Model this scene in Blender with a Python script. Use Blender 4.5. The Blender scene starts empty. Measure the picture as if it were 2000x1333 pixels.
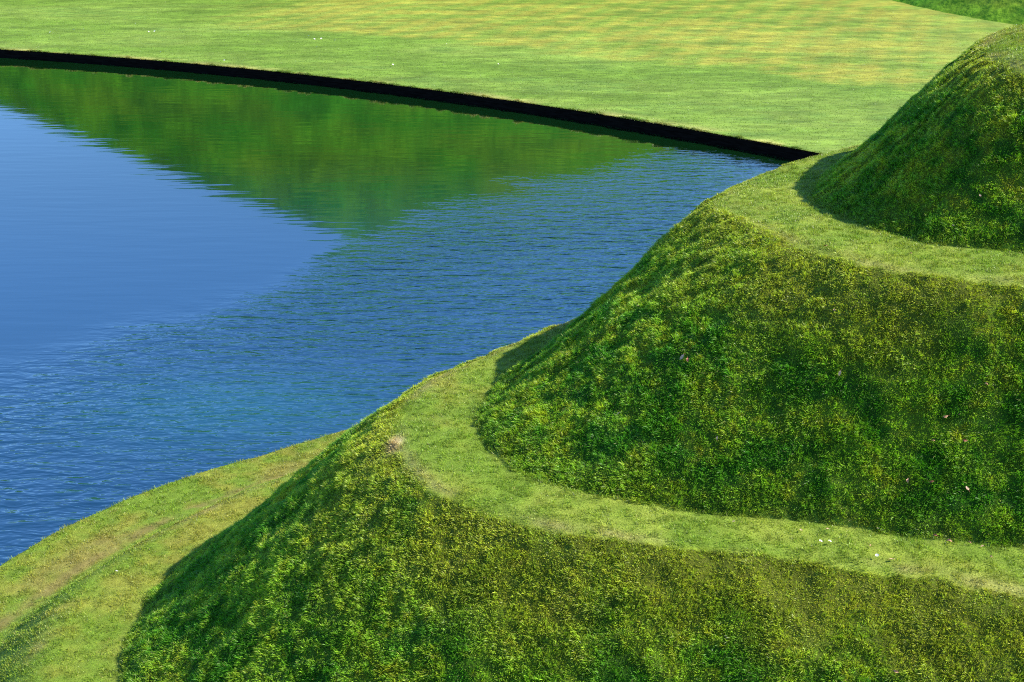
import bpy, math, time
import numpy as np
from mathutils import Vector, Matrix

T0 = time.time()
rng = np.random.default_rng(7)
scene = bpy.context.scene
COL = scene.collection

# ------------------------------------------------------------------ helpers
def hash2(ix, iy, seed):
    n = (ix.astype(np.int64) * 374761393 + iy.astype(np.int64) * 668265263 + seed * 1442695041) & 0xFFFFFFFF
    n = ((n ^ (n >> 13)) * 1274126177) & 0xFFFFFFFF
    n = n ^ (n >> 16)
    return (n & 0xFFFFFF) / float(0xFFFFFF)

def vnoise(x, y, seed=0):
    ix = np.floor(x); iy = np.floor(y)
    fx = x - ix; fy = y - iy
    fx = fx * fx * fx * (fx * (fx * 6 - 15) + 10); fy = fy * fy * fy * (fy * (fy * 6 - 15) + 10)
    a = hash2(ix, iy, seed); b = hash2(ix + 1, iy, seed)
    c = hash2(ix, iy + 1, seed); d = hash2(ix + 1, iy + 1, seed)
    return (a + (b - a) * fx) * (1 - fy) + (c + (d - c) * fx) * fy

def fbm(x, y, scale, oct=3, seed=0, rough=0.5):
    """0..1, mean 0.5"""
    s = 0; amp = 1; tot = 0; f = 1.0 / scale
    c, q = math.cos(0.7), math.sin(0.7)
    for k in range(oct):
        s = s + amp * vnoise(x * f + 17.3 * k, y * f - 9.1 * k, seed + k * 31)
        tot += amp; amp *= rough; f *= 2.03
        x, y = c * x - q * y, q * x + c * y
    return s / tot

def vnoise3(x, y, z, seed=0):
    iz = np.floor(z); f = z - iz; f = f * f * (3 - 2 * f)
    ix = np.floor(x); iy = np.floor(y)
    fx = x - ix; fy = y - iy
    fx = fx * fx * (3 - 2 * fx); fy = fy * fy * (3 - 2 * fy)
    o = 0
    for dz, wz in ((0, 1 - f), (1, f)):
        jx = ix + (iz + dz) * 57; jy = iy + (iz + dz) * 113
        a = hash2(jx, jy, seed); b = hash2(jx + 1, jy, seed); c = hash2(jx, jy + 1, seed); d = hash2(jx + 1, jy + 1, seed)
        o = o + wz * ((a + (b - a) * fx) * (1 - fy) + (c + (d - c) * fx) * fy)
    return o

def fbm3(x, y, z, scale, oct=3, seed=0, rough=0.5):
    s = 0; amp = 1; tot = 0; f = 1.0 / scale
    c, q = math.cos(0.7), math.sin(0.7)
    for k in range(oct):
        s = s + amp * vnoise3(x * f + 17.3 * k, y * f - 9.1 * k, z * f + 5.7 * k, seed + k * 31)
        tot += amp; amp *= rough; f *= 2.03
        x, y = c * x - q * y, q * x + c * y
        y, z = c * y - q * z, q * y + c * z
    return s / tot

def sstep(a, b, x):
    t = np.clip((x - a) / (b - a), 0, 1)
    return t * t * (3 - 2 * t)

def mix(a, b, t):
    return a * (1 - t[..., None]) + np.asarray(b) * t[..., None]

def mesh_np(name, V, F, mat, cols=None, smooth=True, attrs=None, quads=True):
    me = bpy.data.meshes.new(name)
    V = np.ascontiguousarray(V, dtype=np.float32); F = np.ascontiguousarray(F, dtype=np.int32)
    k = F.shape[1]
    me.vertices.add(len(V)); me.vertices.foreach_set('co', V.ravel())
    me.loops.add(F.size); me.loops.foreach_set('vertex_index', F.ravel())
    me.polygons.add(len(F))
    me.polygons.foreach_set('loop_start', np.arange(0, F.size, k, dtype=np.int32))
    me.polygons.foreach_set('use_smooth', np.full(len(F), smooth))
    if cols is not None:
        at = me.attributes.new('tint', 'FLOAT_COLOR', 'POINT')
        c4 = np.ones((len(V), 4), dtype=np.float32); c4[:, :3] = cols
        at.data.foreach_set('color', c4.ravel())
    for an, av in (attrs or {}).items():
        at = me.attributes.new(an, 'FLOAT', 'POINT')
        at.data.foreach_set('value', np.ascontiguousarray(av, dtype=np.float32).ravel())
    me.update(calc_edges=True)
    me.materials.append(mat)
    o = bpy.data.objects.new(name, me); COL.objects.link(o)
    return o

def grid_faces(n, m, wrap=False):
    i, j = np.meshgrid(np.arange(n - 1), np.arange(m - 1), indexing='ij')
    a = i * m + j
    return np.stack([a, a + 1, a + m + 1, a + m], -1).reshape(-1, 4)

# ------------------------------------------------------------------ materials
def newmat(name):
    m = bpy.data.materials.new(name); m.use_nodes = True
    nt = m.node_tree; nt.nodes.clear()
    out = nt.nodes.new('ShaderNodeOutputMaterial')
    return m, nt, out

def N(nt, t, **kw):
    n = nt.nodes.new(t)
    for k, v in kw.items(): setattr(n, k, v)
    return n

def grass_blade_mat():
    m, nt, out = newmat('grass_blades')
    a = N(nt, 'ShaderNodeAttribute'); a.attribute_name = 'tint'
    d = N(nt, 'ShaderNodeBsdfPrincipled'); d.inputs['Roughness'].default_value = 0.42
    d.inputs['Specular IOR Level'].default_value = 0.32
    t = N(nt, 'ShaderNodeBsdfTranslucent')
    hs = N(nt, 'ShaderNodeMixRGB', blend_type='MULTIPLY'); hs.inputs[0].default_value = 1
    hs.inputs[2].default_value = (1.25, 1.3, 0.5, 1)
    mx = N(nt, 'ShaderNodeMixShader'); mx.inputs[0].default_value = 0.28
    L = nt.links.new
    L(a.outputs['Color'], d.inputs['Base Color']); L(a.outputs['Color'], hs.inputs[1]); L(hs.outputs[0], t.inputs['Color'])
    L(d.outputs[0], mx.inputs[1]); L(t.outputs[0], mx.inputs[2]); L(mx.outputs[0], out.inputs['Surface'])
    return m

def turf_mat(name, scales=(60, 9), bump=0.5, dist=0.02, stretch=None, var=0.35):
    m, nt, out = newmat(name); L = nt.links.new
    a = N(nt, 'ShaderNodeAttribute'); a.attribute_name = 'tint'
    tc = N(nt, 'ShaderNodeTexCoord'); mp = N(nt, 'ShaderNodeMapping')
    L(tc.outputs['Object'], mp.inputs['Vector'])
    if stretch: mp.inputs['Scale'].default_value = stretch
    n1 = N(nt, 'ShaderNodeTexNoise'); n1.inputs['Scale'].default_value = scales[0]; n1.inputs['Detail'].default_value = 4
    n2 = N(nt, 'ShaderNodeTexNoise'); n2.inputs['Scale'].default_value = scales[1]; n2.inputs['Detail'].default_value = 5
    L(mp.outputs[0], n1.inputs['Vector']); L(mp.outputs[0], n2.inputs['Vector'])
    ad = N(nt, 'ShaderNodeMath', operation='MULTIPLY'); L(n1.outputs['Fac'], ad.inputs[0]); L(n2.outputs['Fac'], ad.inputs[1])
    mr = N(nt, 'ShaderNodeMapRange'); L(ad.outputs[0], mr.inputs['Value'])
    mr.inputs['From Min'].default_value = 0.1; mr.inputs['From Max'].default_value = 0.42
    mr.inputs['To Min'].default_value = 1 - var; mr.inputs['To Max'].default_value = 1 + var
    vm = N(nt, 'ShaderNodeVectorMath', operation='SCALE'); L(a.outputs['Color'], vm.inputs[0]); L(mr.outputs[0], vm.inputs['Scale'])
    b = N(nt, 'ShaderNodeBump'); b.inputs['Strength'].default_value = bump; b.inputs['Distance'].default_value = dist
    L(ad.outputs[0], b.inputs['Height'])
    p = N(nt, 'ShaderNodeBsdfPrincipled'); p.inputs['Roughness'].default_value = 0.85; p.inputs['Specular IOR Level'].default_value = 0.15
    L(vm.outputs[0], p.inputs['Base Color']); L(b.outputs[0], p.inputs['Normal'])
    L(p.outputs[0], out.inputs['Surface'])
    return m

def plain_mat(name, col, rough=0.7, scale=30, var=0.3, spec=0.3, transl=0):
    m, nt, out = newmat(name); L = nt.links.new
    tc = N(nt, 'ShaderNodeTexCoord'); n1 = N(nt, 'ShaderNodeTexNoise'); n1.inputs['Scale'].default_value = scale
    n1.inputs['Detail'].default_value = 6
    L(tc.outputs['Object'], n1.inputs['Vector'])
    mr = N(nt, 'ShaderNodeMapRange'); L(n1.outputs['Fac'], mr.inputs['Value'])
    mr.inputs['From Min'].default_value = 0.3; mr.inputs['From Max'].default_value = 0.7
    mr.inputs['To Min'].default_value = 1 - var; mr.inputs['To Max'].default_value = 1 + var
    vm = N(nt, 'ShaderNodeVectorMath', operation='SCALE'); vm.inputs[0].default_value = col[:3]; L(mr.outputs[0], vm.inputs['Scale'])
    p = N(nt, 'ShaderNodeBsdfPrincipled'); p.inputs['Roughness'].default_value = rough; p.inputs['Specular IOR Level'].default_value = spec
    L(vm.outputs[0], p.inputs['Base Color']); L(p.outputs[0], out.inputs['Surface'])
    return m

def water_mat():
    m, nt, out = newmat('pond_water'); L = nt.links.new
    tc = N(nt, 'ShaderNodeTexCoord')
    at = N(nt, 'ShaderNodeAttribute'); at.attribute_name = 'ripple'
    at2 = N(nt, 'ShaderNodeAttribute'); at2.attribute_name = 'tint'
    def noise(rot, sx, sy, scale, detail, rough=0.5, distort=0.0):
        mp = N(nt, 'ShaderNodeMapping'); mp.inputs['Rotation'].default_value = (0, 0, rot)
        mp.inputs['Scale'].default_value = (sx, sy, 1)
        L(tc.outputs['Object'], mp.inputs['Vector'])
        n = N(nt, 'ShaderNodeTexNoise'); n.inputs['Scale'].default_value = scale; n.inputs['Detail'].default_value = detail
        n.inputs['Roughness'].default_value = rough; n.inputs['Distortion'].default_value = distort
        L(mp.outputs[0], n.inputs['Vector']); return n.outputs['Fac']
    a = noise(0.42, 0.34, 1.0, 3.4, 3, 0.55, 0.4)
    b = noise(-0.15, 0.5, 1.0, 6.5, 2, 0.5, 0.2)
    s = N(nt, 'ShaderNodeMath', operation='MULTIPLY_ADD'); L(b, s.inputs[0]); s.inputs[1].default_value = 0.4; L(a, s.inputs[2])
    pa = noise(0.2, 0.5, 0.8, 0.45, 3, 0.5)                     # gust patches
    pr = N(nt, 'ShaderNodeMapRange'); L(pa, pr.inputs['Value'])
    pr.inputs['From Min'].default_value = 0.35; pr.inputs['From Max'].default_value = 0.65
    pr.inputs['To Min'].default_value = 0.8; pr.inputs['To Max'].default_value = 1.15
    mk = N(nt, 'ShaderNodeMath', operation='MULTIPLY'); L(at.outputs['Fac'], mk.inputs[0]); L(pr.outputs[0], mk.inputs[1])
    h = N(nt, 'ShaderNodeMath', operation='MULTIPLY'); L(s.outputs[0], h.inputs[0]); L(mk.outputs[0], h.inputs[1])
    # slow long swell over the calm part
    c = noise(0.05, 0.22, 1.0, 2.2, 2, 0.45)
    h2 = N(nt, 'ShaderNodeMath', operation='MULTIPLY_ADD'); L(c, h2.inputs[0]); h2.inputs[1].default_value = 0.08; L(h.outputs[0], h2.inputs[2])
    bp = N(nt, 'ShaderNodeBump'); bp.inputs['Strength'].default_value = 1.0; bp.inputs['Distance'].default_value = 0.056
    L(h2.outputs[0], bp.inputs['Height'])
    p = N(nt, 'ShaderNodeBsdfPrincipled'); p.inputs['Roughness'].default_value = 0.03; p.inputs['IOR'].default_value = 2.5
    L(at2.outputs['Color'], p.inputs['Base Color']); L(bp.outputs[0], p.inputs['Normal'])
    L(p.outputs[0], out.inputs['Surface'])
    return m

M_BLADE = grass_blade_mat()
M_TURF = turf_mat('mown_turf', (70, 8), 0.5, 0.02)
M_FAR = turf_mat('far_turf', (4.5, 1.0), 0.6, 0.08, (0.45, 1, 1), 0.42)
M_HILL = turf_mat('hill_turf', (2.2, 0.6), 0.6, 0.3, None, 0.35)
M_WATER = water_mat()

# ------------------------------------------------------------------ the near mound: rings round one axis
QX, QY = 8.0, 16.5
Z = dict(W=0.30, track=0.34, lip=0.86, foot1=0.90, crest1=3.10, foot2=3.10, crest2=5.15, foot3=5.15, crest3=6.78)
RP = dict(
 W=[(-6.58,16.01),(-6.18,16.85),(-5.69,17.56),(-5.15,18.25),(-4.53,18.82),(-3.86,19.34),(-3.17,19.92),(-2.51,20.42),
    (0,22.6),(3,25.2),(6,29),(9,33.5),(14,42),(40,60),(70,16),(50,-30),(0,-40),(-18,-22),(-12,-3),(-9.2,6),(-8.2,9.5),(-7.7,12),(-7.2,14.2)],
 track=[(-6.06,14.5),(-5.79,15.17),(-5.54,15.88),(-5.2,16.37),(-4.87,17.0),(-4.29,17.68),(-3.8,18.17),(-3.18,18.68),
    (-1.5,20.1),(1,22.0),(4,25),(8,28),(20,30),(23,16),(20,2),(8,1.5),(0,3.5),(-4,7.5),(-5.8,10.5),(-6.2,12.6)],
 lip=[(-5.09,12.63),(-5.25,13.77),(-5.2,14.54),(-4.93,15.12),(-4.62,15.7),(-4.21,16.3),(-3.71,16.95),(-3.1,17.6),
    (-1.5,19.0),(0.5,20.7),(4,23.6),(8,26),(19,16.5),(8,5.3),(4,5.6),(0,6.3),(-2,7.4),(-4,9.3),(-4.9,11.3)],
 foot1=[(-4.03,12.48),(-4.15,12.87),(-4.19,13.27),(-4.18,13.77),(-4.13,14.32),(-4.0,14.8),
    (-3.6,15.7),(-2.9,16.7),(-1.5,18),(1.2,20.1),(4.5,22.5),(8,24.6),(17.5,16.5),(8,7.2),(4,7.9),(1,8.5),(-1,9.2),(-2.6,10.2),(-3.6,11.4)],
 crest1=[(0.64,17.48),(0.0,16.73),(-0.62,15.97),(-1.02,15.38),(-1.29,14.52),(-1.28,13.68),(-1.04,12.92),(-0.65,12.4),(-0.19,12.01),
    (0.19,11.78),(0.94,11.5),(1.84,11.24),(2.49,11.12),(3.11,10.94),(3.72,10.79),(4.34,10.48),(8,9.8),(14.5,16.5),(8,22.7),(4,20.9),(2,19.1)],
 foot2=[(-0.36,14.3),(-0.32,13.66),(-0.13,13.23),(0.05,12.94),(0.4,12.57),(0.99,12.26),(1.47,12.09),(1.94,11.95),(2.62,11.83),
    (3.27,11.65),(3.83,11.47),(4.62,11.29),(8,10.7),(13.5,16.5),(8,21.8),(4.2,20.1),(2.45,18.6),(1.15,17.1),(0.3,16.05),(-0.2,15.1)],
 crest2=[(4.86,19.28),(4.06,18.54),(3.08,17.33),(2.54,16.41),(2.37,15.82),(2.53,15.35),(2.75,14.6),(3.15,13.92),(3.55,13.37),
    (4.0,13.11),(4.44,12.94),(4.92,12.9),(8,12.3),(12.2,16.5),(8,20.7)],
 foot3=[(3.59,16.3),(3.5,15.9),(3.58,15.42),(3.75,15.0),(3.92,14.69),(4.17,14.38),(4.45,14.08),(5.2,13.73),(8,13.0),(11.4,16.5),(8,19.9),(4.9,18.4),(4.0,17.3)],
 crest3=[(6.2,18.3),(5.72,17.37),(5.43,15.87),(5.5,15.19),(6.6,14.7),(8,14.3),(10.2,16.5),(8,18.9)],
)
ORDER = ['W','track','lip','foot1','crest1','foot2','crest2','foot3','crest3']
GAP = dict(W=0, track=0.5, lip=0.35, foot1=0.5, crest1=1.2, foot2=0.4, crest2=1.0, foot3=0.4, crest3=0.8)
TH = np.linspace(0, 2 * np.pi, 1441)
def ring_r(pts):
    p = np.array(pts); th = np.arctan2(p[:, 1] - QY, p[:, 0] - QX) % (2 * np.pi); r = np.hypot(p[:, 0] - QX, p[:, 1] - QY)
    o = np.argsort(th); th = th[o]; r = r[o]
    th3 = np.concatenate([th - 2 * np.pi, th, th + 2 * np.pi]); r3 = np.concatenate([r, r, r])
    h = np.diff(th3); d = np.diff(r3) / h                       # monotone cubic
    m = np.zeros_like(r3); m[0] = d[0]; m[-1] = d[-1]
    w1 = 2 * h[1:] + h[:-1]; w2 = h[1:] + 2 * h[:-1]
    with np.errstate(divide='ignore', invalid='ignore'):
        hm = (w1 + w2) / (w1 / d[:-1] + w2 / d[1:])
    m[1:-1] = np.where(d[:-1] * d[1:] > 0, hm, 0)
    i = np.clip(np.searchsorted(th3, TH) - 1, 0, len(th3) - 2)
    t = (TH - th3[i]) / h[i]
    y = ((1 + 2 * t) * (1 - t) ** 2 * r3[i] + t * (1 - t) ** 2 * h[i] * m[i] + t * t * (3 - 2 * t) * r3[i + 1] + t * t * (t - 1) * h[i] * m[i + 1])
    k = np.arange(-16, 17); g = np.exp(-0.5 * (k / 5.0) ** 2); g /= g.sum()
    yy = np.concatenate([y[:-1][-16:], y[:-1], y[:-1][:17]])
    ys = np.convolve(yy, g, 'valid')[:1441]
    return ys
R = {k: ring_r(RP[k]) for k in ORDER}
for a, b in zip(ORDER[:-1], ORDER[1:]): R[b] = np.minimum(R[b], R[a] - GAP[b])
def ringat(k, th): return np.interp(th % (2 * np.pi), TH, R[k])

def cam_mound(x, y):
    d = np.hypot(x - 0, y + 2.2)
    return np.clip((7.5 - np.maximum(d - 2.2, 0) * 0.95), 0, 7.5)

def raw_profile(th, r):
    rs = {k: ringat(k, th) for k in ORDER}
    knots = [(0 * r, 7.25), (rs['crest3'] * 0.5, 7.12), (rs['crest3'], Z['crest3']), (rs['foot3'], Z['foot3']), (rs['crest2'], Z['crest2']),
             (rs['foot2'], Z['foot2'] + 0.02), (rs['crest1'], Z['crest1']), (rs['foot1'], Z['foot1']), (rs['lip'], Z['lip']),
             (rs['lip'] + (rs['track'] - rs['lip']) * 0.68, Z['track'] + 0.02), (rs['track'], Z['track']), (rs['W'], Z['W'])]
    rs['_th'] = th
    z = np.full_like(r, Z['W'])
    for (ra, za), (rb, zb) in zip(knots[:-1], knots[1:]):
        m = (r >= ra) & (r < rb)
        t = np.clip((r - ra) / np.maximum(rb - ra, 1e-6), 0, 1)
        if za - zb > 1.0: t = t - 0.14 * np.sin(2 * np.pi * t) / (2 * np.pi)    # steeper in the middle
        z = np.where(m, za + (zb - za) * t, z)
    return z, rs

def slope_amount(rs, r):
    """1 on the three long-grass slopes, 0 on mown turf"""
    s = np.zeros_like(r)
    wob = (fbm(rs['_th'] * 9, 0 * r, 0.30, 3, 31) - 0.5) * 0.16
    r = r + wob
    for f, c in (('foot1', 'crest1'), ('foot2', 'crest2'), ('foot3', 'crest3')):
        s = np.maximum(s, sstep(-0.10, 0.12, r - rs[c]) * sstep(0.06, -0.05, r - rs[f]))
    return s

def height(th, r):
    """smoothed profile, lumps and wear included"""
    z = 0; W = 0
    for k, w in zip(np.linspace(-2.2, 2.2, 11), np.exp(-0.5 * np.linspace(-2.2, 2.2, 11) ** 2)):
        zz, _ = raw_profile(th, np.maximum(r + k * 0.17, 0)); z = z + w * zz; W += w
    zs = z / W
    zl, rs = raw_profile(th, r)
    wf = 0
    for f in ('foot1', 'foot2', 'foot3'): wf = wf + np.exp(-((r - rs[f]) / 0.42) ** 2)
    wf = np.clip(wf + 0.8*np.exp(-((r - rs['W']) / 0.3) ** 2), 0, 1)
    z = zs * (1 - wf) + zl * wf
    x = QX + r * np.cos(th); y = QY + r * np.sin(th)
    s = slope_amount(rs, r)
    # steepen the middle of every slope slightly, lumps of long grass, downhill creases
    lum = (fbm3(x, y, zl, 0.50, 4, 3) - 0.5) * 0.11 + (fbm3(x, y, zl, 0.15, 2, 9) - 0.5) * 0.075
    arc = th * 9.0
    crease = (fbm(arc, r * 0.3, 0.20, 3, 21) - 0.5) * (0.04 + 0.07 * sstep(3.55, 3.25, th))
    z = z + s * (lum * 0.9 + crease)
    z = z + (1 - s) * ((fbm(x, y, 0.9, 3, 5) - 0.5) * 0.05 + (fbm(x, y, 0.12, 2, 6) - 0.5) * 0.012)
    edge = sstep(0.0, 1.0, r - rs['W'])
    cm = cam_mound(QX + r * np.cos(th), QY + r * np.sin(th))
    z = np.maximum(z, cm * sstep(rs['lip']*0+9.0, 12.0, r))
    return z, rs, s

# grass colours (albedo)
G_DEEP = np.array((0.090, 0.300, 0.014)); G_MID = np.array((0.285, 0.495, 0.030)); G_OLIVE = np.array((0.440, 0.475, 0.026))
G_LAWN = np.array((0.180, 0.275, 0.024)); G_LIGHT = np.array((0.285, 0.345, 0.042)); G_YEL = np.array((0.270, 0.255, 0.035))
G_STRAW = np.array((0.420, 0.330, 0.120)); G_TAN = np.array((0.230, 0.150, 0.065)); G_SOIL = np.array((0.060, 0.040, 0.018))

def colour(th, r, rs, s):
    x0 = QX + r * np.cos(th); y0 = QY + r * np.sin(th); zl, _ = raw_profile(th, r)
    x = x0; y = y0
    n1 = fbm3(x, y, zl, 0.9, 3, 40); n2 = fbm3(x, y, zl, 0.26, 3, 41); n3 = fbm3(x, y, zl, 0.07, 2, 42); n4 = fbm(x, y, 2.2, 2, 43)
    # long grass on the slopes: deep green, mid green, olive moss
    c = mix(np.broadcast_to(G_DEEP, x.shape + (3,)), G_MID, sstep(0.35, 0.62, n2))
    c = mix(c, G_OLIVE, sstep(0.48, 0.68, 0.30 * n1 + 0.35 * n2 + 0.35 * n3) * 0.8)
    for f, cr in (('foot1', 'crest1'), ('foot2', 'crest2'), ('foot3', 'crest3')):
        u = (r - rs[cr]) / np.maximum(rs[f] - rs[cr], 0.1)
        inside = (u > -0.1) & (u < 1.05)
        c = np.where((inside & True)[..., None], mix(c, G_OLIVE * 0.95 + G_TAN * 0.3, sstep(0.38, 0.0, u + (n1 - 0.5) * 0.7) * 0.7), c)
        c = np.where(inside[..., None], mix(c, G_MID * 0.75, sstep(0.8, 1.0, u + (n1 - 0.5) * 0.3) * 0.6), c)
    slope = c
    # mown turf
    l = mix(np.broadcast_to(G_LAWN, x.shape + (3,)), G_LIGHT, sstep(0.35, 0.7, 0.6 * n1 + 0.4 * n2))
    l = mix(l, G_YEL, sstep(0.5, 0.75, 0.5 * n4 + 0.5 * n2) * 0.6)
    low = sstep(-0.1, 0.4, r - rs['foot1'])
    l = mix(l, G_YEL * 1.0, low * sstep(0.36, 0.6, 0.5 * n1 + 0.5 * n2) * 0.5)
    # straw-dry crests
    for cr, am in (('crest1', 0.5), ('crest2', 0.35), ('crest3', 0.5), ('lip', 0.4)):
        b = np.exp(-((r - rs[cr] + 0.07) / 0.10) ** 2) * sstep(0.40, 0.68, 0.6 * n1 + 0.4 * fbm(x, y, 0.35, 2, 50)) * am
        l = mix(l, G_STRAW, b); slope = mix(slope, G_STRAW * 0.7, b * 0.4)
    bare = np.exp(-(((x0 + 1.24) / 0.09) ** 2 + ((y0 - 13.62) / 0.20) ** 2) ** 1.5)
    l = mix(l, (0.62, 0.48, 0.24), np.clip(bare, 0, 1)); slope = mix(slope, (0.55, 0.42, 0.2), np.clip(bare, 0, 1))
    # brown trodden track at the foot of the little bank
    tr = np.exp(-((r - rs['track']) / 0.13) ** 2) * sstep(0.25, 0.5, n2)
    l = mix(l, G_TAN * 1.0, np.clip(tr * 0.5, 0, 1))
    l = mix(l, G_TAN * 0.8 + G_YEL * 0.4, np.clip(np.exp(-((r - rs['track'] - 0.28) / 0.3) ** 2) * sstep(0.4, 0.6, n1) * 0.5, 0, 1))
    bk = sstep(0.05, 0.15, r - rs['lip']) * sstep(0.1, 0.2, rs['track'] - r)   # green little bank
    l = mix(l, G_LAWN * 1.15, bk * 0.6)
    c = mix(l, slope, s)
    return c

def polar_patch(name, ths, r_of, mat, nr_label=None):
    """mesh over th x parametric radius; r_of(th)-> list of radii array (n_th, n_r)"""
    rr = r_of(ths); th = np.repeat(ths[:, None], rr.shape[1], 1)
    z, rs, s = height(th, rr)
    c = colour(th, rr, rs, s)
    x = QX + rr * np.cos(th); y = QY + rr * np.sin(th)
    return th, rr, np.stack([x, y, z], -1), c, s, rs

TA, TB = math.radians(118), math.radians(272)
ths = np.concatenate([np.linspace(0, TA, 90)[:-1], np.linspace(TA, TB, 560)[:-1], np.linspace(TB, 2 * np.pi, 70)])
def mound_r(t):
    f = ringat('foot1', t) + 0.35
    return np.linspace(0.02, 1, 330)[None, :] * f[:, None]
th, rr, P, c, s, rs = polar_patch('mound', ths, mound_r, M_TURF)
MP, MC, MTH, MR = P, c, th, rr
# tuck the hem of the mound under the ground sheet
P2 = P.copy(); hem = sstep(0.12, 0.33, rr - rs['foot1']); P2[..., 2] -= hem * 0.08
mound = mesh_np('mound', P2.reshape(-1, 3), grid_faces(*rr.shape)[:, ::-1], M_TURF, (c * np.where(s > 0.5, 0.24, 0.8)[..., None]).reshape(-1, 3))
mound['kind'] = 'structure'

def ground_r(t):
    a = ringat('foot1', t) - 0.05; w = ringat('W', t); lo = np.linspace(0, 1, 150)
    fine = a[:, None] + np.minimum(w - a, 60)[:, None] * lo[None, :]
    out = np.stack([w, w + 0.012, w + 0.03], 1)
    return np.concatenate([fine, out[:, 1:]], 1)
th, rr, P, c, s, rs = polar_patch('ground', ths, ground_r, M_TURF)
P3 = P.copy(); P3[:, -2, 2] = 0.1; P3[:, -1, 2] = -0.9
hem = sstep(0.10, -0.05, rr - rs['foot1']); P3[..., 2] -= hem * 0.06
cg = c.copy(); cg[:, -2:] = (0.03, 0.022, 0.012)
ground = mesh_np('ground', P3.reshape(-1, 3), grid_faces(*rr.shape)[:, ::-1], M_TURF, (cg * 0.8).reshape(-1, 3))
ground['kind'] = 'structure'

# ------------------------------------------------------------------ grass blades (uncountable)
def in_view(P, margin=0.12):
    p20 = math.radians(20); f = 2747.
    fw = P[..., 1] * math.cos(p20) - (P[..., 2] - 9.2) * math.sin(p20)
    up = P[..., 1] * math.sin(p20) + (P[..., 2] - 9.2) * math.cos(p20)
    u = P[..., 0] / np.maximum(fw, 0.1) * f / 1000; v = up / np.maximum(fw, 0.1) * f / 666
    return (fw > 1) & (np.abs(u) < 1 + margin) & (np.abs(v) < 1 + margin)

def sample_blades(P, density, seed):
    """P (n,m,3); density per m2 at vertices (n,m) -> sampled positions, normals, cell idx"""
    g = np.random.default_rng(seed)
    a = P[:-1, :-1]; b = P[1:, :-1]; c_ = P[1:, 1:]; d = P[:-1, 1:]
    nrm = np.cross(c_ - a, d - b); area = 0.5 * np.linalg.norm(nrm, axis=-1)
    nrm /= np.maximum(np.linalg.norm(nrm, axis=-1, keepdims=True), 1e-9)
    nrm *= np.sign(nrm[..., 2:3] + 1e-9)
    dens = density[:-1, :-1] * in_view(a)
    w = (area * dens)
    cnt = g.poisson(w); idx = np.repeat(np.arange(w.size), cnt.ravel())
    u = g.random(len(idx)); v = g.random(len(idx))
    A, B, C, D = (q.reshape(-1, 3)[idx] for q in (a, b, c_, d))
    pos = A * ((1 - u) * (1 - v))[:, None] + B * (u * (1 - v))[:, None] + C * (u * v)[:, None] + D * ((1 - u) * v)[:, None]
    return pos, nrm.reshape(-1, 3)[idx], idx, g

def build_blades(name, pos, nrm, L, Wd, lean, lean_dir, cols, g, label, grp=None, bend=0.5):
    n = len(pos)
    rnd = g.normal(size=(n, 3)); rnd /= np.linalg.norm(rnd, axis=1, keepdims=True)
    d1 = nrm * 0.8 + np.array((0, 0, 0.25)) + rnd * lean + lean_dir
    d1 /= np.linalg.norm(d1, axis=1, keepdims=True)
    d2 = d1 + (rnd * 0.6 + lean_dir * 0.8 + np.array((0, 0, -0.25))) * bend
    d2 /= np.linalg.norm(d2, axis=1, keepdims=True)
    side = np.cross(d1, g.normal(size=(n, 3))); side /= np.linalg.norm(side, axis=1, keepdims=True)
    L = L[:, None]; Wd = Wd[:, None]
    b0 = pos - nrm * 0.002
    mid = b0 + d1 * L * 0.55; tip = mid + d2 * L * 0.45
    V = np.stack([b0 - side * Wd * 0.5, b0 + side * Wd * 0.5, mid + side * Wd * 0.42, mid - side * Wd * 0.42, tip], 1).reshape(-1, 3)
    k = np.arange(n)[:, None] * 5
    F = np.concatenate([k + np.array([[0, 1, 2]]), k + np.array([[0, 2, 3]]), k + np.array([[3, 2, 4]])], 0)
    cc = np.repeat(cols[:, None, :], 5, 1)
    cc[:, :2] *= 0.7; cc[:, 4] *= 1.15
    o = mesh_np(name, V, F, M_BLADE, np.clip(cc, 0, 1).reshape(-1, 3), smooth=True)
    o['kind'] = 'stuff'; o['label'] = label; o['category'] = 'grass'
    return o

def polar_attrs(pos):
    th = np.arctan2(pos[:, 1] - QY, pos[:, 0] - QX) % (2 * np.pi); r = np.hypot(pos[:, 0] - QX, pos[:, 1] - QY)
    _, rs = raw_profile(th, r); s = slope_amount(rs, r)
    return th, r, rs, s

def vary(c, g, amt=0.25, dry=0.06):
    n = len(c); k = np.exp(g.normal(size=n) * amt)[:, None]
    c = c * k
    hue = g.normal(size=n) * 0.07
    c = c * np.stack([1 + hue, np.ones(n), 1 - hue], 1)
    m = g.random(n) < dry
    c[m] = c[m] * 0.4 + G_STRAW * 0.7
    return np.clip(c, 0.003, 0.9)

# long grass on slopes
th_, rr_, P_, c_, s_, rs_ = MTH, MR, MP, MC, None, None
_, rsv = raw_profile(MTH, MR); sv = slope_amount(rsv, MR)
pos, nrm, idx, g = sample_blades(MP, np.where(sv > 0.3, 15000, 0), 11)
th, r, rs, s = polar_attrs(pos)
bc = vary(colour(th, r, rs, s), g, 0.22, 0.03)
x, y, zz_ = pos.T
patch = fbm3(x, y, zz_, 0.30, 3, 77); patch2 = fbm3(x, y, zz_, 0.09, 2, 78)
Lb = (0.022 + 0.018 * sstep(0.35, 0.75, patch) + 0.028 * sstep(0.35, 0.7, patch2)) * g.uniform(0.6, 1.25, len(pos))
for cr in ('crest1', 'crest2', 'crest3'):
    Lb *= 1 - 0.35 * np.exp(-((r - rs[cr]) / 0.38) ** 2)
ang = fbm3(x, y, zz_, 0.35, 2, 79) * 9.0
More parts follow.
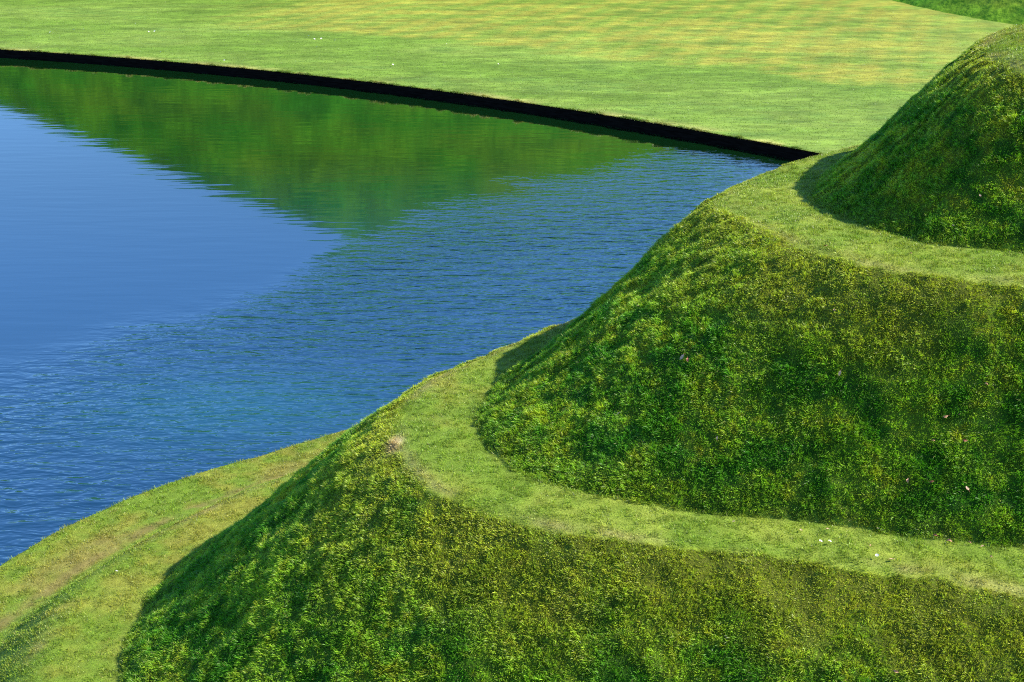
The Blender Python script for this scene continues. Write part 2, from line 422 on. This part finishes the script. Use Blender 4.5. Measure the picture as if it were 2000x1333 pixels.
down = np.stack([nrm[:, 0], nrm[:, 1], -0.3 + 0 * x], 1)
ld = down * 0.45 + np.stack([np.cos(ang), np.sin(ang), 0 * x], 1) * 0.28
cs = 0.026                                                # tufts: blades of one root share lean, length and shade
wx = x + (fbm3(x, y, zz_, 0.08, 1, 85) - 0.5) * 0.06; wz = zz_ + (fbm3(x, y, zz_, 0.08, 1, 86) - 0.5) * 0.06
ka = np.floor(wx / cs) + np.floor(y / cs) * 7.0; kb = np.floor(wz / cs)
h1 = hash2(ka, kb, 201); h2_ = hash2(ka, kb, 202); h3 = hash2(ka, kb, 203); h4 = hash2(ka, kb, 204)
ld = ld + np.stack([h1 - 0.5, h2_ - 0.5, (h3 - 0.5) * 0.6], 1) * 1.1
Lb *= 0.68 + 0.62 * h4 ** 1.5
bc = bc * (0.68 + 0.64 * h3)[:, None]
build_blades('long_grass', pos, nrm, Lb, g.uniform(0.0030, 0.0060, len(pos)), 0.42, ld, bc, g,
             'long tufted green and olive grass covering the steep mound slopes')
print('slope blades', len(pos), time.time() - T0)

# mown grass on mound terraces and crest
pos, nrm, idx, g = sample_blades(MP, np.where(sv < 0.7, 7000, 0), 12)
th, r, rs, s = polar_attrs(pos)
keep = (r < rs['foot1'] + 0.03); pos, nrm, th, r, s = pos[keep], nrm[keep], th[keep], r[keep], s[keep]; rs = {k: v[keep] for k, v in rs.items()}
bc = vary(colour(th, r, rs, s) * 1.08, g, 0.26, 0.03)
Lb = g.uniform(0.012, 0.028, len(pos)) * (0.5 + 1.1 * sstep(0.3, 0.75, fbm(pos[:, 0], pos[:, 1], 0.09, 2, 80)))
bc = bc * (0.78 + 0.44 * sstep(0.3, 0.7, fbm(pos[:, 0], pos[:, 1], 0.05, 2, 84)))[:, None]
z3 = np.zeros((len(pos), 3)); ang = fbm(pos[:, 0], pos[:, 1], 0.5, 2, 81) * 7
z3[:, 0] = np.cos(ang) * 0.2; z3[:, 1] = np.sin(ang) * 0.2
build_blades('mown_grass', pos, nrm, Lb, g.uniform(0.003, 0.006, len(pos)), 0.5, z3, bc, g,
             'short bright green mown grass on the mound terraces')
print('mown', len(pos), time.time() - T0)

# lower lawn
thg, rrg = np.repeat(ths[:, None], P.shape[1], 1), ground_r(ths)
dens = np.where((rrg - ringat('foot1', thg) > 0) & (rrg <= ringat('W', thg) + 1e-4), 5000.0, 0)
pos, nrm, idx, g = sample_blades(P[:, :-2], dens[:, :-2], 13)
th, r, rs, s = polar_attrs(pos)
trk = np.exp(-((r - rs['track']) / 0.16) ** 2)
keep = g.random(len(pos)) > trk * 0.6
pos, nrm, th, r, s, trk = pos[keep], nrm[keep], th[keep], r[keep], s[keep], trk[keep]; rs = {k: v[keep] for k, v in rs.items()}
bc = vary(colour(th, r, rs, s * 0) * 1.08, g, 0.26, 0.05)
edge = np.exp(-((r - rs['W']) / 0.2) ** 2)
bc = bc * (0.78 + 0.44 * sstep(0.3, 0.7, fbm(pos[:, 0], pos[:, 1], 0.06, 2, 84)))[:, None]
Lb = g.uniform(0.012, 0.030, len(pos)) * (0.5 + 1.2 * sstep(0.3, 0.75, fbm(pos[:, 0], pos[:, 1], 0.11, 2, 83))) * (1 + 0.4 * edge)
z3 = np.zeros((len(pos), 3)); z3[:, 0] = -0.3 * edge; z3[:, 1] = 0.25 * edge
build_blades('lawn_grass', pos, nrm, Lb, g.uniform(0.003, 0.0065, len(pos)), 0.5, z3, bc, g,
             'short yellow green grass on the low lawn beside the pond')
print('lawn', len(pos), time.time() - T0)

# ------------------------------------------------------------------ far lawn beyond the pond
CX, CY, RB = -46.765, -9.961, 75.076
BZ = 0.34
def far_colour(x, y):
    q = np.hypot(x - CX, y - CY) - RB; a = np.degrees(np.arctan2(y - CY, x - CX))
    n1 = fbm(x * 0.5, y, 1.6, 4, 60); n2 = fbm(x * 0.6, y, 5, 3, 61); n3 = fbm(x * 0.5, y, 0.5, 3, 62)
    c = mix(np.broadcast_to(np.array((0.130, 0.220, 0.022)), x.shape + (3,)), (0.190, 0.275, 0.038), sstep(0.3, 0.7, 0.5 * n1 + 0.5 * n2))
    c = mix(c, (0.105, 0.200, 0.026), sstep(0.5, 0.75, 0.6 * n1 + 0.4 * n3) * 0.6)
    # dry ochre band further up, with mowing stripes
    start = 9.5 - 0.0 * x
    az = x / np.maximum(y, 1)
    band = sstep(start, start + 1.8, q + (n1 - 0.5) * 3.0) * sstep(-0.27, -0.10, az + (n2 - 0.5) * 0.12) * sstep(0.42, 0.24, az)
    stripe = 0.5 + 0.5 * np.sin((x * 0.95 - y * 0.31) * 2 * np.pi / 1.3 + n2 * 2)
    dry = band * (0.10 + 0.58 * sstep(0.36, 0.66, 0.5 * n1 + 0.38 * n3 + 0.12 * stripe) + 0.12 * stripe)
    c = mix(c, (0.315, 0.285, 0.036), np.clip(dry, 0, 1))
    e = np.exp(-(q / 0.5) ** 2) * sstep(0.4, 0.65, fbm(x, y, 1.1, 2, 64))
    c = mix(c, (0.36, 0.34, 0.09), e * 0.8)
    return c
def far_z(x, y):
    q = np.hypot(x - CX, y - CY) - RB
    z = BZ + (fbm(x, y, 7, 2, 65) - 0.5) * 0.12 * sstep(0, 6, q) + (fbm(x, y, 0.8, 2, 66) - 0.5) * 0.03
    # the land rises gently beyond
    return z
qs = np.concatenate([np.linspace(0, 34, 260), np.geomspace(34.5, 900, 40)])
tf = np.concatenate([np.linspace(-math.pi, math.radians(10), 60)[:-1], np.linspace(math.radians(10), math.radians(95), 620)[:-1], np.linspace(math.radians(95), math.pi, 40)])
TT, QQ = np.meshgrid(tf, qs, indexing='ij')
X = CX + (RB + QQ) * np.cos(TT); Y = CY + (RB + QQ) * np.sin(TT)
Zf = far_z(X, Y); Pf = np.stack([X, Y, Zf], -1); cf = far_colour(X, Y)
lawn = mesh_np('lawn', Pf.reshape(-1, 3), grid_faces(*X.shape)[:, ::-1], M_FAR, cf.reshape(-1, 3))
lawn['kind'] = 'structure'

# dark retaining edge of the pond: a thin plank wall with a front face, a top and thickness
def wall_mat():
    m, nt, out = newmat('wet_black_timber'); L = nt.links.new
    tc = N(nt, 'ShaderNodeTexCoord'); n = N(nt, 'ShaderNodeTexNoise'); mp = N(nt, 'ShaderNodeMapping'); mp.inputs['Scale'].default_value = (1, 1, 9)
    L(tc.outputs['Object'], mp.inputs['Vector']); L(mp.outputs[0], n.inputs['Vector']); n.inputs['Scale'].default_value = 2.5; n.inputs['Detail'].default_value = 6
    cr = N(nt, 'ShaderNodeValToRGB'); cr.color_ramp.elements[0].position = 0.35; cr.color_ramp.elements[0].color = (0.003, 0.0026, 0.002, 1)
    cr.color_ramp.elements[1].position = 0.75; cr.color_ramp.elements[1].color = (0.011, 0.009, 0.007, 1)
    L(n.outputs['Fac'], cr.inputs[0]); p = N(nt, 'ShaderNodeBsdfPrincipled'); p.inputs['Roughness'].default_value = 0.9; p.inputs['Specular IOR Level'].default_value = 0.03
    L(cr.outputs[0], p.inputs['Base Color']); L(p.outputs[0], out.inputs['Surface']); return m
tw = np.linspace(math.radians(20), math.radians(95), 700)
prof = [(-0.09, -0.6), (-0.09, 0.02), (-0.05, 0.02), (-0.05, 0.17), (-0.045, 0.175), (-0.06, 0.18), (-0.06, BZ - 0.035), (0.02, BZ - 0.03), (0.02, -0.6)]
wob = (fbm(tw * RB, tw * 0, 3.0, 2, 70) - 0.5) * 0.02
V = np.array([[(CX + (RB + q + w) * math.cos(t), CY + (RB + q + w) * math.sin(t), z) for q, z in prof] for t, w in zip(tw, wob)])
wl = mesh_np('retaining_wall', V.reshape(-1, 3), grid_faces(len(tw), len(prof)), wall_mat(), smooth=False)
wl['label'] = 'low black wall edging the far side of the pond below the lawn'; wl['category'] = 'retaining wall'

# short fringe of grass hanging over the wall, plus sparse tufts over the far lawn
g = np.random.default_rng(21); n = 60000
t = g.uniform(math.radians(30), math.radians(78), n); q = g.uniform(-0.03, 0.12, n)
pos = np.stack([CX + (RB + q) * np.cos(t), CY + (RB + q) * np.sin(t), np.full(n, BZ - 0.005)], 1)
nrm = np.tile(np.array((0, 0, 1.0)), (n, 1)); inward = -np.stack([np.cos(t), np.sin(t), 0 * t], 1)
lump = fbm(t * RB, t * 0, 0.35, 3, 71)
bc = vary(far_colour(pos[:, 0], pos[:, 1]) * 1.0, g, 0.2, 0.1)
fr = build_blades('edge_grass', pos, nrm, (0.03 + 0.13 * sstep(0.4, 0.8, lump)) * g.uniform(0.5, 1.2, n), g.uniform(0.008, 0.014, n), 0.45,
             inward * 0.9 + np.array((0, 0, -0.25)), bc, g, 'ragged fringe of grass hanging over the black pond edge', bend=1.1)
# far tufts
g = np.random.default_rng(22)
m = (QQ < 33) & (TT > 0)
dn = np.clip(150 * (1 - QQ / 40), 30, 150) * m
pos, nrm, idx, g = sample_blades(Pf, dn, 23)
bc = vary(far_colour(pos[:, 0], pos[:, 1]), g, 0.16, 0.02)
build_blades('far_grass', pos, nrm, g.uniform(0.015, 0.032, len(pos)), g.uniform(0.012, 0.022, len(pos)), 0.7, np.zeros((len(pos), 3)), bc, g,
             'mown grass of the far lawn with a dry ochre band')
print('far', len(pos), time.time() - T0)

# ------------------------------------------------------------------ hills behind (seen mirrored in the pond, and at the frame's top edge)
def hill_tint(x, y, z):
    n1 = fbm(x * 0.5, z + 0.4 * y, 3.0, 3, 90); n2 = fbm(x * 0.5, z, 0.9, 3, 91); n3 = fbm(x * 0.5, z + 0.3 * y, 1.6, 3, 92)
    c = mix(np.broadcast_to(np.array((0.030, 0.170, 0.003)), x.shape + (3,)), (0.070, 0.215, 0.004), sstep(0.35, 0.65, n2))
    c = mix(c, (0.125, 0.205, 0.005), sstep(0.45, 0.66, 0.6 * n1 + 0.4 * n3) * 0.5)
    c = mix(c, (0.025, 0.11, 0.004), sstep(0.55, 0.8, n3) * 0.6)
    return c
xs = np.linspace(-70, 48, 420); ys = np.linspace(77, 125, 170)
X, Y = np.meshgrid(xs, ys, indexing='ij')
ridge = np.interp(X, [-70, -50, -35.5, -12.5, -10.5, 12.3, 22, 48], [0.5, 2.2, 7.6, 19.3, 19.2, 13.2, 8.5, 1.0])
base = 80.3 + (fbm(X, Y * 0, 9, 2, 93) - 0.5) * 0.8 + 0.004 * (X + 5) ** 2
front = 0.45 + (Y - base) * 1.05; back = ridge - np.maximum(Y - (base + ridge / 1.05) - 2, 0) * 0.6
k = 0.8; H_ = -np.log(np.exp(-front / k) + np.exp(-ridge / k) + np.exp(-np.clip(back, -30, 40) / k)) * k
H_ = np.maximum(H_, 0.2) + (fbm(X, Y, 2.2, 3, 94) - 0.5) * 0.4 * sstep(0.6, 2.5, H_)
hl = mesh_np('hill', np.stack([X, Y, H_], -1).reshape(-1, 3), grid_faces(*X.shape)[:, ::-1], M_HILL, hill_tint(X, Y, H_).reshape(-1, 3))
hl['kind'] = 'structure'
# nearer mound at the right top corner
xs = np.linspace(17, 62, 260); ys = np.linspace(56, 76 + 30, 260)
X, Y = np.meshgrid(xs, ys, indexing='ij')
d = np.hypot(X - 45.0, (Y - 84.0) * 0.9)
H2 = np.clip(0.15 + (25.0 - d) * 0.65, 0.2, 7.5) + (fbm(X, Y, 1.4, 4, 96) - 0.5) * 0.25 * sstep(25.4, 24.6, d)
h2 = mesh_np('hill', np.stack([X, Y, H2], -1).reshape(-1, 3), grid_faces(*X.shape)[:, ::-1], M_HILL, np.clip(hill_tint(X, Y, H2) * np.array((2.3, 1.45, 2.5)), 0, 1).reshape(-1, 3))
h2['kind'] = 'structure'

# ------------------------------------------------------------------ pond
xs = np.concatenate([np.linspace(-119, -42, 20)[:-1], np.linspace(-42, 16, 240)[:-1], np.linspace(16, 29, 8)])
ys = np.concatenate([np.linspace(-83, 8, 20)[:-1], np.linspace(8, 66, 300)])
X, Y = np.meshgrid(xs, ys, indexing='ij')
# line between the calm, hill-sheltered water and the wind-ruffled water
bl = np.array([(-20, 19.5), (-9.57, 24.6), (-7.7, 26.7), (-5.5, 28.7), (-4.3, 31.0), (-3.6, 32.7), (-2.6, 34.4), (0, 38.4), (3.1, 41.6), (5.6, 43.6), (9, 47)])
def calm_y(x): return np.interp(x, bl[:, 0], bl[:, 1])
dd = calm_y(X) - Y + (fbm(X * 0.5, Y, 1.1, 4, 100) - 0.5) * 3.2
rip = sstep(-1.2, 2.8, dd) ** 1.2
rip = rip * (0.75 + 0.25 * sstep(0, 6, dd)) * sstep(40, 30, Y) + rip * 0.4 * (1 - sstep(40, 30, Y))
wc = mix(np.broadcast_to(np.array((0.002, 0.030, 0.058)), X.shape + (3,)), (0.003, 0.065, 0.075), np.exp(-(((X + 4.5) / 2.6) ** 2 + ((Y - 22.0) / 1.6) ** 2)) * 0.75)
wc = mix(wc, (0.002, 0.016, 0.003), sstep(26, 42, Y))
pond = mesh_np('pond', np.stack([X, Y, 0 * X], -1).reshape(-1, 3), grid_faces(*X.shape)[:, ::-1], M_WATER, wc.reshape(-1, 3), attrs={'ripple': rip})
pond.data.name = 'water'; pond.name = 'water'; pond['kind'] = 'structure'

# ------------------------------------------------------------------ daisies and fallen leaves
F_, PITCH, HC = 2747., math.radians(20), 9.2
def surf_z(x, y):
    th = np.array([math.atan2(y - QY, x - QX) % (2 * math.pi)]); r = np.array([math.hypot(x - QX, y - QY)])
    if math.hypot(x - CX, y - CY) > RB: return float(far_z(np.array([x]), np.array([y]))[0])
    return float(height(th, r)[0][0])
def find(u, v):
    """world point on the land for a place read off the survey of the photograph"""
    a = (u - 1000) / F_; b = -(v - 666.5) / F_
    d = np.array([a, math.cos(PITCH) + b * math.sin(PITCH), -math.sin(PITCH) + b * math.cos(PITCH)])
    def clear(t):
        x = d[0] * t; y = d[1] * t; z = HC + d[2] * t
        g_ = height(np.arctan2(y - QY, x - QX) % (2 * math.pi), np.hypot(x - QX, y - QY))[0]
        g_ = np.where(np.hypot(x - CX, y - CY) > RB, far_z(x, y), g_)
        return g_ >= z, x, y, g_
    t = np.arange(8, 110, 0.25); k = int(np.argmax(clear(t)[0]))
    t = np.arange(t[k] - 0.25, t[k] + 0.02, 0.01); h, x, y, g_ = clear(t); k = int(np.argmax(h))
    return float(x[k]), float(y[k]), float(g_[k])
M_PETAL = plain_mat('daisy_petal', (0.80, 0.79, 0.76), 0.6, 80, 0.05)
M_EYE = plain_mat('daisy_eye', (0.75, 0.50, 0.03), 0.7, 200, 0.2)
M_STEM = plain_mat('daisy_stem', (0.09, 0.17, 0.03), 0.6, 60, 0.2)
M_LEAFS = [plain_mat('dry_leaf_tan', (0.50, 0.26, 0.13), 0.55, 60, 0.35), plain_mat('dry_leaf_red', (0.34, 0.10, 0.05), 0.5, 60, 0.35),
           plain_mat('dry_leaf_pale', (0.60, 0.36, 0.22), 0.6, 60, 0.3)]
def child(name, V, F, mat, parent):
    me = bpy.data.meshes.new(name); me.from_pydata([tuple(v) for v in V], [], F); me.update(); me.materials.append(mat)
    for p in me.polygons: p.use_smooth = True
    o = bpy.data.objects.new(name, me); COL.objects.link(o); o.parent = parent; return o
def make_daisy():
    e = bpy.data.objects.new('daisy', None); COL.objects.link(e); e.empty_display_size = 0.02
    V, F = [], []
    for k in range(16):                                          # petals, slightly cupped
        a = k / 16 * 2 * math.pi; w = 0.0032; ca, sa = math.cos(a), math.sin(a); b = len(V); l = 0.0155 + 0.001 * math.sin(k * 2.3)
        for (rr_, ww, zz) in ((0.004, w * 0.4, 0.040), (0.010, w, 0.043), (l, w * 0.6, 0.0455)):
            V += [(rr_ * ca - ww * sa, rr_ * sa + ww * ca, zz), (rr_ * ca + ww * sa, rr_ * sa - ww * ca, zz)]
        F += [(b, b + 2, b + 3, b + 1), (b + 2, b + 4, b + 5, b + 3)]
    child('petals', V, F, M_PETAL, e)
    V, F = [], []
    for j, (rr_, zz) in enumerate(((0.0048, 0.0400), (0.0042, 0.0435), (0.0022, 0.0455), (0.0003, 0.0460))):
        for k in range(12): V.append((rr_ * math.cos(k / 6 * math.pi), rr_ * math.sin(k / 6 * math.pi), zz))
    for j in range(3):
        for k in range(12): F.append((j * 12 + k, j * 12 + (k + 1) % 12, j * 12 + 12 + (k + 1) % 12, j * 12 + 12 + k))
    child('eye', V, F, M_EYE, e)
    V, F = [], []
    for j, (rr_, zz, xx) in enumerate(((0.0012, -0.01, 0.004), (0.0011, 0.02, 0.001), (0.0014, 0.040, 0))):
        for k in range(6): V.append((xx + rr_ * math.cos(k / 3 * math.pi), rr_ * math.sin(k / 3 * math.pi), zz))
    for j in range(2):
        for k in range(6): F.append((j * 6 + k, j * 6 + (k + 1) % 6, j * 6 + 6 + (k + 1) % 6, j * 6 + 6 + k))
    child('stem', V, F, M_STEM, e)
    return e
def copy_tree(o, parent=None):
    c = o.copy(); COL.objects.link(c); c.parent = parent
    for ch in o.children: copy_tree(ch, c)
    return c
proto = None
def daisy(u, v, label, group=None, scale=1.0, tilt=(0.35, 0.1)):
    global proto
    p = find(u, v)
    if p is None: return
    if proto is None: proto = make_daisy(); o = proto
    else: o = copy_tree(proto)
    o.location = p; o.scale = (scale,) * 3; o.rotation_euler = (tilt[0], tilt[1], u * 0.37)
    o['label'] = label; o['category'] = 'daisy'; o['group'] = group or 'white daisies open in the grass'
daisy(1599, 1065, 'white daisy open on the near terrace path, left one of the close pair')
daisy(1617, 1066, 'white daisy open on the near terrace path, right one of the close pair')
daisy(1713, 1092, 'single white daisy on the near terrace path just left of a tan leaf')
daisy(227, 1123, 'lone white daisy on the low lawn left of the mound foot')
daisy(1985, 50, 'lone white daisy on the rim of the topmost terrace')
for (u, v) in [(266,50),(143,62),(166,60),(290,65),(304,65),(470,58),(485,72),(603,74),(613,80),(628,79),(653,83),(617,95),(766,130),(870,89),(971,129),(312,106),(440,121),(100,66)]:
    daisy(u, v, 'tiny white daisy speck on the mown far lawn beyond the pond', 'daisies scattered on the far lawn', 2.0 + (u % 5) * 0.15, (0.6, 0.1))

def make_leaf(kind):
    """a curled dry leaf: a lobed blade around a midrib"""
    e = bpy.data.objects.new('fallen_leaf', None); COL.objects.link(e); e.empty_display_size = 0.02
    n = 13; V, F = [], []
    for i in range(n):
        t = i / (n - 1); xx = (t - 0.5) * 0.062
        w = 0.019 * math.sin(math.pi * min(1, t * 0.97 + 0.02)) ** 0.75 * (1 + 0.22 * math.sin(t * 19 + kind))
        zz = 0.012 + 0.012 * math.sin(t * 3.0 + kind) + 0.006 * kind * t
        for j in (-1, -0.5, 0, 0.5, 1):
            V.append((xx, w * j * (1 - 0.2 * abs(j)), zz + abs(j) ** 1.6 * w * (0.75 - 0.3 * kind) + 0.002 * math.sin(9 * t + j * 3)))
    for i in range(n - 1):
        for j in range(4): a = i * 5 + j; F.append((a, a + 1, a + 6, a + 5))
    child('blade', V, F, M_LEAFS[kind], e)
    V, F = [], []
    for i in range(5):
        t = i / 4
        for k in range(5): V.append((-0.030 - t * 0.022, 0.0011 * math.cos(k * 1.2566), 0.0125 + 0.012 * math.sin(kind) - 0.004 * t + 0.0011 * math.sin(k * 1.2566)))
    for i in range(4):
        for k in range(5): F.append((i * 5 + k, i * 5 + (k + 1) % 5, i * 5 + 5 + (k + 1) % 5, i * 5 + 5 + k))
    child('stalk', V, F, M_LEAFS[1], e)
    return e
LP = {}
def leaf(u, v, kind, label, scale=1.0, group='dry leaves fallen on the grass'):
    p = find(u, v)
    if p is None: return
    if kind not in LP: LP[kind] = make_leaf(kind); o = LP[kind]
    else: o = copy_tree(LP[kind])
    x, y, z = p; e = 0.08
    nx = (surf_z(x - e, y) - surf_z(x + e, y)) / (2 * e); ny = (surf_z(x, y - e) - surf_z(x, y + e)) / (2 * e)
    nv = Vector((nx, ny, 1)).normalized()
    q = nv.to_track_quat('Z', 'Y').to_matrix().to_4x4()
    steep = 1 - nv.z
    o.matrix_world = Matrix.Translation(Vector(p) + nv * (0.012 + 0.06 * steep)) @ q @ Matrix.Rotation(u * 0.7, 4, 'Z') @ Matrix.Rotation(0.35 * math.sin(v), 4, 'X') @ Matrix.Scale(scale * 0.8, 4)
    o['label'] = label; o['category'] = 'leaf'; o['group'] = group
leaf(1742, 1098, 2, 'pale tan leaf lying flat beside the lone daisy on the near path', 1.1)
leaf(1564, 1040, 2, 'tan leaf on the near path below the big slope, left of the daisy pair')
leaf(1616, 1037, 2, 'small pale leaf at the slope foot directly above the daisy pair', 0.6)
leaf(1700, 1071, 0, 'small orange leaf in mid path above the single daisy', 0.55)
leaf(1433, 1022, 2, 'small pinkish leaf on the near path farthest left of the scattered leaves', 0.6)
leaf(1715, 1037, 2, 'pale leaf caught at the slope foot above the single daisy', 0.55)
leaf(1853, 1061, 0, 'long orange leaf lying at the foot of the big slope', 1.0)
leaf(1826, 1049, 1, 'dark red brown leaf at the big slope foot left of a long orange leaf', 0.8)
leaf(1918, 1071, 2, 'pale leaf at the path edge close to the right of the frame', 0.7)
leaf(1935, 1092, 0, 'small orange leaf on bare path near the right frame edge', 0.6)
leaf(1893, 1065, 0, 'orange leaf at the slope foot between a long leaf and a pale leaf', 0.7)
leaf(1845, 815, 0, 'tan leaf standing on edge in the upper right of the big slope', 1.0)
leaf(1775, 944, 0, 'orange tan leaf in the dark grass of the big slope', 1.0)
leaf(1818, 946, 1, 'dark red leaf to the right of an orange leaf on the big slope', 0.8)
leaf(1888, 957, 2, 'pale pink leaf upright in the grass low on the big slope', 1.0)
leaf(1885, 862, 1, 'red brown leaf on the big slope near the right frame edge', 0.9)
leaf(1403, 860, 2, 'pinkish leaf low on the big slope, left of all the others there', 0.8)
leaf(1209, 812, 2, 'small pale leaf on the shaded side of the big slope', 0.8)
leaf(1335, 703, 2, 'curled pale pink leaf in the middle of the big slope', 1.3)
leaf(1345, 708, 1, 'dark leaf tucked against the curled pale pink leaf', 1.0)
leaf(1640, 735, 2, 'greyish pink leaf standing in the middle right of the big slope', 1.0)
leaf(1632, 612, 0, 'orange leaf high on the big slope under the middle terrace', 0.7)
leaf(1822, 866, 0, 'small orange leaf in the right part of the big slope above two others', 0.6)
leaf(1915, 386, 2, 'pale leaf in the middle of the topmost slope', 0.7)
leaf(1862, 444, 2, 'tiny pale leaf low on the topmost slope', 0.5)
leaf(1612, 486, 1, 'brown red leaf on the rim of the middle terrace', 1.0)
leaf(1778, 500, 0, 'tan leaf on the middle terrace path', 0.7)
leaf(1750, 1315, 0, 'orange leaf on the lowest slope at the bottom of the picture', 0.9)
leaf(1925, 755, 0, 'orange leaf half buried high on the big slope near the right edge', 0.7)

# ------------------------------------------------------------------ light, sky, camera
SUN_EL, SUN_AZ = 39.2, -1.0           # azimuth measured from +x towards +y
el, az = math.radians(SUN_EL), math.radians(SUN_AZ)
sd = Vector((math.cos(el) * math.cos(az), math.cos(el) * math.sin(az), math.sin(el)))
sl = bpy.data.lights.new('sun', 'SUN'); sl.energy = 5.0; sl.angle = math.radians(0.53); sl.color = (1.0, 0.95, 0.86)
so = bpy.data.objects.new('sun', sl); COL.objects.link(so); so.rotation_euler = sd.to_track_quat('Z', 'Y').to_euler()
w = bpy.data.worlds.new('World'); scene.world = w; w.use_nodes = True
nt = w.node_tree; bg = nt.nodes['Background']; sk = nt.nodes.new('ShaderNodeTexSky'); sk.sky_type = 'NISHITA'; sk.sun_disc = False
sk.sun_elevation = el; sk.sun_rotation = math.radians(90) - az; sk.air_density = 1.0; sk.dust_density = 0.1; sk.ozone_density = 4.0
tn = nt.nodes.new('ShaderNodeMixRGB'); tn.blend_type = 'MULTIPLY'; tn.inputs[0].default_value = 1; tn.inputs[2].default_value = (0.86, 1.17, 1.60, 1)   # a deep clear blue sky
nt.links.new(sk.outputs[0], tn.inputs[1]); nt.links.new(tn.outputs[0], bg.inputs[0]); bg.inputs[1].default_value = 0.1

cam = bpy.data.cameras.new('camera'); co = bpy.data.objects.new('camera', cam); COL.objects.link(co)
co.location = (0, 0, HC); co.rotation_euler = (math.radians(70), 0, 0); cam.sensor_width = 36; cam.lens = 36 * F_ / 2000
cam.clip_end = 3000; cam.clip_start = 0.3
cam.dof.use_dof = True; cam.dof.focus_distance = 15.5; cam.dof.aperture_fstop = 7.1
scene.camera = co
scene.view_settings.view_transform = 'Standard'; scene.view_settings.look = 'None'
scene.view_settings.exposure = 0.95; scene.view_settings.gamma = 1
scene.cycles.pixel_filter_type = 'BLACKMAN_HARRIS'; scene.cycles.filter_width = 1.1
scene.cycles.max_bounces = 6; scene.cycles.diffuse_bounces = 3
scene.cycles.use_denoising = False
print('built in', time.time() - T0)
